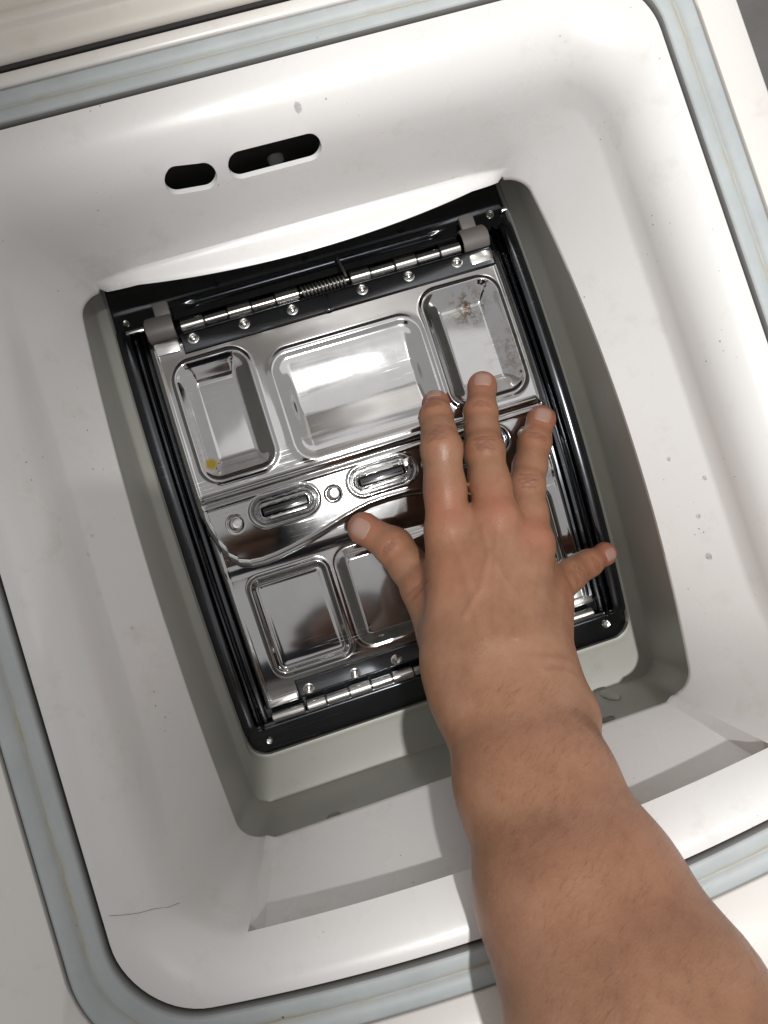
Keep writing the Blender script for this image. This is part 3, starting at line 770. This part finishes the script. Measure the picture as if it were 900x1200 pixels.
FIELD[LG.ix] = smin(FIELD[LG.ix], LG.F, .02)
FF = np.full_like(FIELD, .05)
for nme, G_ in fgr.items():
    FF[G_.ix] = smin(FF[G_.ix], G_.F, .0009)
FIELD = smin(FIELD, FF, .0036)
# hard re-separation between neighbouring fingers beyond the web
def surface_nets(F, gx, gy, gz):
    S = F < 0
    nx, ny, nz = F.shape
    acc = np.zeros((nx - 1, ny - 1, nz - 1, 3), np.float32); cnt = np.zeros((nx - 1, ny - 1, nz - 1), np.float32)
    act = np.zeros((nx - 1, ny - 1, nz - 1), bool); any_ = np.zeros_like(act); all_ = np.ones_like(act)
    for i in (0, 1):
        for j in (0, 1):
            for k in (0, 1):
                c = S[i:nx - 1 + i, j:ny - 1 + j, k:nz - 1 + k]; any_ |= c; all_ &= c
    act = any_ & ~all_
    I = np.argwhere(act); vid = np.full(act.shape, -1, np.int32); vid[act] = np.arange(len(I))
    pos = np.zeros((len(I), 3)); n = np.zeros(len(I))
    corners = [(i, j, k) for i in (0, 1) for j in (0, 1) for k in (0, 1)]
    val = {c: F[I[:, 0] + c[0], I[:, 1] + c[1], I[:, 2] + c[2]].astype(float) for c in corners}
    for c in corners:
        for d in range(3):
            if c[d] == 0:
                e = list(c); e[d] = 1; e = tuple(e)
                a, b = val[c], val[e]; m_ = (a < 0) != (b < 0)
                t = np.where(m_, a / np.where(m_, a - b, 1), 0)
                p_ = np.array(c, float)[None, :].repeat(len(I), 0); p_[:, d] += t
                pos[m_] += p_[m_]; n[m_] += 1
    pos /= n[:, None]
    out = np.zeros_like(pos)
    for d, G_ in enumerate((gx, gy, gz)):
        i0 = I[:, d]; out[:, d] = G_[i0] * (1 - pos[:, d]) + G_[i0 + 1] * pos[:, d]
    quads = []
    for d in range(3):
        o = [x for x in range(3) if x != d]
        sl0 = [slice(None)] * 3; sl1 = [slice(None)] * 3; sl0[d] = slice(0, -1); sl1[d] = slice(1, None)
        ch = S[tuple(sl0)] != S[tuple(sl1)]
        E_ = np.argwhere(ch)
        ok = (E_[:, o[0]] > 0) & (E_[:, o[1]] > 0) & (E_[:, o[0]] < F.shape[o[0]] - 1) & (E_[:, o[1]] < F.shape[o[1]] - 1); E_ = E_[ok]
        def vv(a, b):
            q = E_.copy(); q[:, o[0]] -= a; q[:, o[1]] -= b; return vid[q[:, 0], q[:, 1], q[:, 2]]
        q = np.stack([vv(0, 0), vv(1, 0), vv(1, 1), vv(0, 1)], -1)
        inside = S[E_[:, 0], E_[:, 1], E_[:, 2]]
        flip = inside if d != 1 else ~inside
        q[~flip] = q[~flip][:, ::-1]
        quads.append(q)
    return out, np.vstack(quads)
HV, HQ = surface_nets(FIELD, GX, GY, GZ)
HQ = HQ[(HQ >= 0).all(1)]
me = bpy.data.meshes.new('body')
me.vertices.add(len(HV)); me.vertices.foreach_set('co', HV.astype(np.float32).ravel())
me.loops.add(HQ.size); me.loops.foreach_set('vertex_index', HQ[:, ::-1].astype(np.int32).ravel())
me.polygons.add(len(HQ)); me.polygons.foreach_set('loop_start', (np.arange(len(HQ)) * 4).astype(np.int32))
me.update(calc_edges=True)
# two passes of edge smoothing, then folds pressed in along the normals
ed = np.empty(len(me.edges) * 2, np.int32); me.edges.foreach_get('vertices', ed); ed = ed.reshape(-1, 2)
deg = np.bincount(ed.ravel(), minlength=len(HV)).astype(float)[:, None]
Vs = HV.copy()
def lap(V):
    s = np.zeros_like(V)
    for c in range(V.shape[1]):
        s[:, c] = np.bincount(ed[:, 0], V[ed[:, 1], c], len(V)) + np.bincount(ed[:, 1], V[ed[:, 0], c], len(V))
    return s / deg - V
for _ in range(4): Vs += .5 * lap(Vs); Vs -= .35 * lap(Vs)
me.vertices.foreach_set('co', Vs.astype(np.float32).ravel()); me.update()
Nn = np.empty(len(me.vertices) * 3, np.float32); me.vertex_normals.foreach_get('vector', Nn); Nn = Nn.reshape(-1, 3)
if (Nn * (Vs - Vs.mean(0))).sum() < 0: me.flip_normals(); Nn = -Nn
DISP = np.zeros(len(Vs)); CRE = np.zeros(len(Vs)); RUD = np.zeros(len(Vs))
rs = np.random.RandomState(3)
def folds(c, axis, nrm, half, n, sp, depth, wid=.00055, curve=.0):
    """n short transverse skin folds on the dorsal side round point c"""
    axis = unit(axis); nrm = unit(nrm - (np.array(nrm) @ axis) * axis); side = np.cross(axis, nrm)
    R = Vs - c; u = R @ axis; s = R @ side; h = R @ nrm
    near = (np.linalg.norm(R, axis=1) < half * 2.6) & (h > 0) & ((Nn @ nrm) > .15)
    for i in range(n):
        o = (i - (n - 1) / 2) * sp + rs.uniform(-.15, .15) * sp
        ph = rs.uniform(0, 6); L = half * rs.uniform(.65, 1.0); sh = rs.uniform(-.2, .2) * half
        line = o + curve * ((s - sh) / half) ** 2 * np.sign(o if abs(o) > 1e-5 else 1) + .0003 * np.sin(s * 1100 + ph)
        g_ = np.exp(-((u - line) / wid) ** 2) * np.clip(1 - ((s - sh) / L) ** 2, 0, 1) ** .6 * near
        DISP[:] -= depth * g_; CRE[:] = np.maximum(CRE, (.75 if wid < .001 else .3) * g_)
def red(c, r, amt):
    RUD[:] = np.maximum(RUD, amt * np.exp(-(np.linalg.norm(Vs - c, axis=1) / r) ** 2))
for nme, (P, R, nn) in FING.items():
    nn = unit(nn)
    folds(P[2] + nn * R[2], P[3] - P[1], nn, R[2] * .9, 3, .0013, .00028, .0005)
    folds(P[1] + nn * R[1], P[2] - P[0], nn, R[1] * .95, 5 if nme != 'thumb' else 3, .0016, .00042 if nme in ('middle', 'ring', 'thumb') else .00022, .0006, .0012)
    red(P[0] + nn * R[0], .013, .5 if nme != 'thumb' else .2); red(P[3], .012, .8); red(P[2] + nn * R[2], .008, .35); red(P[1] + nn * R[1], .009, .25)
# wrist folds on the little-finger side
folds(V3(0.0395, -0.1030, -0.0367), ax_, DOR, .013, 2, .0050, .00045, .0014, .0010)
red(V3(.013, -.045, -.045), .020, .25); red(a1 + DOR * .02, .030, .12); red(a2 + LAT * .01 + DOR * .025, .04, .12)
# faint tendons and veins on the back of the hand
for k, a_ in (('index', WR[1]), ('middle', WR[1]), ('ring', WR[2]), ('pinky', WR[3])):
    e = FING[k][0][0]; ab = e - a_; t = np.clip(((Vs - a_) @ ab) / (ab @ ab), 0, 1)
    D_ = Vs - a_ - t[:, None] * ab; side = unit(np.cross(ab, [0, 0, 1])); s = D_ @ side
    DISP += .00055 * np.exp(-(s / .0022) ** 2) * (t > .0) * sstep(.0, .3, t) * sstep(1.0, .75, t) * (Nn[:, 2] > .2) * (np.abs(s) < .01)
def vein(pts, amp, wid):
    pts = [np.array(p) for p in pts]; best = np.full(len(Vs), 9.)
    for a_, b_ in zip(pts, pts[1:]):
        ab = b_ - a_; t = np.clip(((Vs - a_)[:, :2] @ ab[:2]) / (ab[:2] @ ab[:2]), 0, 1)
        best = np.minimum(best, np.linalg.norm((Vs - a_ - t[:, None] * ab)[:, :2], axis=1))
    global DISP
    DISP = DISP + amp * np.exp(-(best / wid) ** 2) * (Nn[:, 2] > .3)
vein([(.010, -.065, 0), (.022, -.055, 0), (.031, -.042, 0), (.033, -.030, 0)], .0005, .0015)
vein([(.028, -.080, 0), (.036, -.064, 0), (.047, -.055, 0), (.052, -.045, 0)], .0005, .0015)
vein([(.036, -.064, 0), (.031, -.042, 0)], .0004, .0014)
vein([(.020, -.125, 0), (.012, -.140, 0), (.018, -.165, 0), (.010, -.185, 0)], .0004, .002)
Vs += Nn * DISP[:, None]
me.vertices.foreach_set('co', Vs.astype(np.float32).ravel()); me.update()
for nme, arr in (('ruddy', RUD), ('crease', CRE)):
    a = me.attributes.new(nme, 'FLOAT', 'POINT'); a.data.foreach_set('value', arr.astype(np.float32))
PR = bpy.data.objects.new('person', None); COL.objects.link(PR); PR.location = (0, 0, 0)
PR['label'] = 'person reaching in with a bare right arm, fingers spread and pressed on the steel hatch'
PR['category'] = 'person'
body = link('body', me, M['skin'], PR, angle=None)
bpy.context.view_layer.update()
BV_B = BVHTree.FromObject(body, bpy.context.evaluated_depsgraph_get())
def nail(c, axis, nrm, length, width, back=.0):
    axis = unit(axis); nrm = unit(nrm - (np.array(nrm) @ axis) * axis); side = np.cross(axis, nrm)
    rows = []
    for v in np.linspace(0, 1, 15):
        row = []
        for u in np.linspace(-1, 1, 17):
            # rounded outline at both ends
            vv = (v - .5) * 2; e = .5 * (1 - abs(vv) ** 5 * .5)
            uu = u * (1 - .28 * max(0, -vv) ** 3 - .30 * max(0, vv - .2) ** 2)
            o = c + axis * ((vv * length / 2) * (1 - .10 * u * u) + back) + side * uu * width / 2
            h = BV_B.ray_cast(Vector(o + nrm * .02), Vector(-nrm), .04)
            pt = np.array(h[0]) if h[0] else o
            edge = max(abs(u), abs(vv)); lift = .00035 - .0008 * max(0, edge - .82) / .18
            row.append(pt + nrm * lift)
        rows.append(row)
    P = np.array(rows)
    for _ in range(3): P[1:-1, 1:-1] = .5 * P[1:-1, 1:-1] + .125 * (P[:-2, 1:-1] + P[2:, 1:-1] + P[1:-1, :-2] + P[1:-1, 2:])
    return link('fingernail', grid_mesh(P, flip=False), M['nail'], PR, angle=None)
NL = {'thumb': (.0125, .0120, -.0005), 'index': (.0095, .0098, -.0008), 'middle': (.0105, .0108, -.0012), 'ring': (.0105, .0104, -.0010), 'pinky': (.0090, .0082, -.0008)}
for nme, (L_, W2, bk) in NL.items():
    P, R, nn = FING[nme]; nail(P[3] + (P[3] - P[2]) * 0, P[3] - P[2], nn, L_, W2, bk)
# short-sleeved shirt and hair, outside the picture but mirrored in the steel
def loft(name, secs, mat, seg=48):
    rows = []
    for (c, u, v, a_, b_) in secs:
        c, u, v = np.array(c), unit(u), unit(v)
        rows.append([tuple(c + u * a_ * math.copysign(abs(math.cos(t)) ** .8, math.cos(t)) + v * b_ * math.copysign(abs(math.sin(t)) ** .8, math.sin(t)) * (1 + .02 * math.sin(7 * t))) for t in np.linspace(0, 2 * math.pi, seg, endpoint=False)])
    return link(name, grid_mesh(rows, closed=True), mat, PR)
ud = unit(upper - elbow); su = unit(np.cross(ud, [0, 0, 1])); sv = np.cross(su, ud)
sl = [(elbow + ud * t, su, sv, r, r) for t, r in ((.128, .050), (.120, .056), (.122, .060), (.18, .064), (.24, .070), (.30, .072), (.36, .03))]
loft('sleeve', sl, M['shirt'])
X_, Y_ = (1, .05, 0), (0, 1, -.1)
tq = [((-.045, -.510, .535), .066, .060), ((-.045, -.511, .526), .072, .066), ((-.045, -.510, .506), .100, .085), ((-.045, -.500, .470), .185, .112), ((-.045, -.485, .425), .222, .125), ((-.045, -.478, .370), .232, .128), ((-.045, -.50, .27), .225, .122), ((-.045, -.56, .10), .195, .118), ((-.045, -.62, -.10), .182, .112), ((-.045, -.66, -.42), .185, .115), ((-.045, -.66, -.43), .17, .10)]
loft('shirt', [(c, X_, Y_, a_, b_) for c, a_, b_ in tq], M['shirt'])
lsv = [((-.235, -.50, .42), .070), ((-.255, -.49, .34), .068), ((-.262, -.47, .26), .066), ((-.264, -.46, .235), .062), ((-.264, -.458, .232), .05)]
loft('sleeve', [(c, (1, 0, .2), (0, 1, .4), r, r) for c, r in lsv], M['shirt'])
hr = [(HEAD + V3(0, -.030, z), (1, 0, 0), (0, 1, 0), rx, ry) for k, (z, rx, ry) in enumerate(((-.060, .060, .050), (-.055, .086, .076), (-.010, .096, .092), (.030, .097, .100), (.065, .087, .090), (.095, .058, .060), (.112, .02, .02)))]
loft('head_hair', hr, M['hair'])
# fine arm hairs, one part
hv = []; hf = []
for i in range(650):
    t = rs.uniform(0, 1); th = rs.uniform(-.95, .95)
    c = wr + ax_ * (.012 + t * .13); dirn = DOR * math.cos(th) + LAT * math.sin(th)
    h = BV_B.ray_cast(Vector(c + dirn * .08), Vector(-dirn), .1)
    if not h[0]: continue
    p0 = np.array(h[0]) ; nn = np.array(h[1]); gdir = unit(-ax_ * .5 + LAT * rs.uniform(.2, 1.3) + nn * .04); L_ = rs.uniform(.003, .008)
    sd = unit(np.cross(gdir, nn)) * .00003
    pts = [p0 + gdir * L_ * s + nn * (.0003 + .0012 * s * (1 - s) * 2) for s in (0, .33, .66, 1)]
    b0 = len(hv)
    for j, p_ in enumerate(pts):
        wv = sd * .72 * (1 - .8 * j / 3); hv += [p_ - wv, p_ + wv]
    for j in range(3): hf.append((b0 + 2 * j, b0 + 2 * j + 1, b0 + 2 * j + 3, b0 + 2 * j + 2))
ah = link('arm_hair', mesh(hv, hf), M['hair'], PR, angle=None); ah['kind'] = 'stuff'

# ------------------------------------------------------------------ water drops
def drop(bv, px, py, r, squash, label, group, stretch=1.0, ang=0.0):
    h, nn = hit(bv, px, py)
    if h is None: return
    prof = [(r, 0), (r * .97, r * .12 * squash), (r * .85, r * .42 * squash), (r * .6, r * .68 * squash), (r * .3, r * .83 * squash), (0, r * .88 * squash)]
    me = lathe_mesh(prof, 0, 0, 0, seg=20); o = link('water_drop', me, M['water'], None, angle=None)
    if nn.dot(CAM_LOC - h) < 0: nn = -nn
    q = Vector((0, 0, 1)).rotation_difference(nn).to_matrix().to_4x4()
    o.matrix_world = Matrix.Translation(h + nn * .00005) @ q @ Matrix.Rotation(ang, 4, 'Z') @ Matrix.Diagonal((1, stretch, 1, 1))
    o['label'] = label; o['category'] = 'water drop'
    if group: o['group'] = group
G1 = 'tiny drops of water on the white tub liner'
drop(BV_L, 349, 126, .0015, .25, 'largest clear water drop, on the back wall above the long slot', G1, 1.5)
for px, py, r, lb in ((831, 652, .0013, 'biggest and lowest water drop on the right wall of the white tub liner'), (819, 605, .0009, 'small water drop just above the biggest one on the right wall of the tub liner'), (826, 560, .0008, 'tiny water drop high on the right wall, the one nearer the rim'), (784, 538, .0008, 'topmost tiny water drop on the right wall, nearest the drum')):
    drop(BV_L, px, py, r, .8, lb, G1, 1.3)
for px, py, r, lb in ((103, 650, .0006, 'tiny water speck on the left wall of the tub liner, middle of three'), (155, 736, .0007, 'tiny water drop lowest on the left wall of the tub liner'), (108, 628, .0006, 'tiny water speck highest on the left wall of the tub liner')):
    drop(BV_L, px, py, r, .8, lb, G1, 1.2)

# ------------------------------------------------------------------ the phone that takes the picture, mirrored in the steel
PH = bpy.data.objects.new('phone', None); COL.objects.link(PH)
PH.matrix_world = Matrix.Translation(CAM_LOC) @ CAM_R.to_4x4()
PH['label'] = 'black smartphone held flat above the open tub by the left hand'; PH['category'] = 'phone'
M['phone'] = plastic('dark_glass', (.012, .014, .02), .12); M['phone_metal'] = steel('dark_metal_band', (.12, .12, .13), .25)
def slab(name, x0, x1, y0, y1, z0, z1, r, mat, lip=.001):
    rows = []
    for z, ins in ((z0, lip + .02), (z0, lip), (z0 + lip * .3, lip * .3), (z0 + lip, 0), (z1 - lip, 0), (z1 - lip * .3, lip * .3), (z1, lip), (z1, lip + .02)):
        L = rloop((x1 - x0) / 2 - ins, -(y1 - y0) / 2 + ins, (y1 - y0) / 2 - ins, max(.001, r - ins)); L[:, 0] += (x0 + x1) / 2; L[:, 1] += (y0 + y1) / 2; L[:, 2] = z; rows.append(L)
    for k, z in ((0, z0), (len(rows), z1)):
        c = rows[0 if k == 0 else -1].copy(); c[:, 0] = c[:, 0] * .02 + (x0 + x1) / 2 * .98; c[:, 1] = c[:, 1] * .02 + (y0 + y1) / 2 * .98; c[:, 2] = z
        rows.insert(0, c) if k == 0 else rows.append(c)
    return link(name, grid_mesh(rows, closed=True), mat, PH)
slab('phone_case', -.062, .014, -.133, .014, .0010, .0090, .011, M['phone'])
slab('screen', -.060, .012, -.131, .012, .0091, .0096, .010, M['phone'], .0003)
slab('lens_surround', .0052, .0120, -.006, .006, -.0004, .0010, .003, M['phone_metal'], .0004)

# a fine hair lying on the rim
hp = []
for px, py in ((114, 1070), (128, 1073), (145, 1072), (162, 1070), (180, 1065), (198, 1063), (210, 1058)):
    h, nn = hit(BV_L, px, py)
    if h is not None: hp.append(tuple(h + nn * (.0002 if nn.dot(CAM_LOC - h) > 0 else -.0002)))
hs = link('hair_strand', tube_mesh(hp, .00006, 5), M['hair']); hs['label'] = 'fine loose hair lying across the lower left corner of the white tub'; hs['category'] = 'hair'
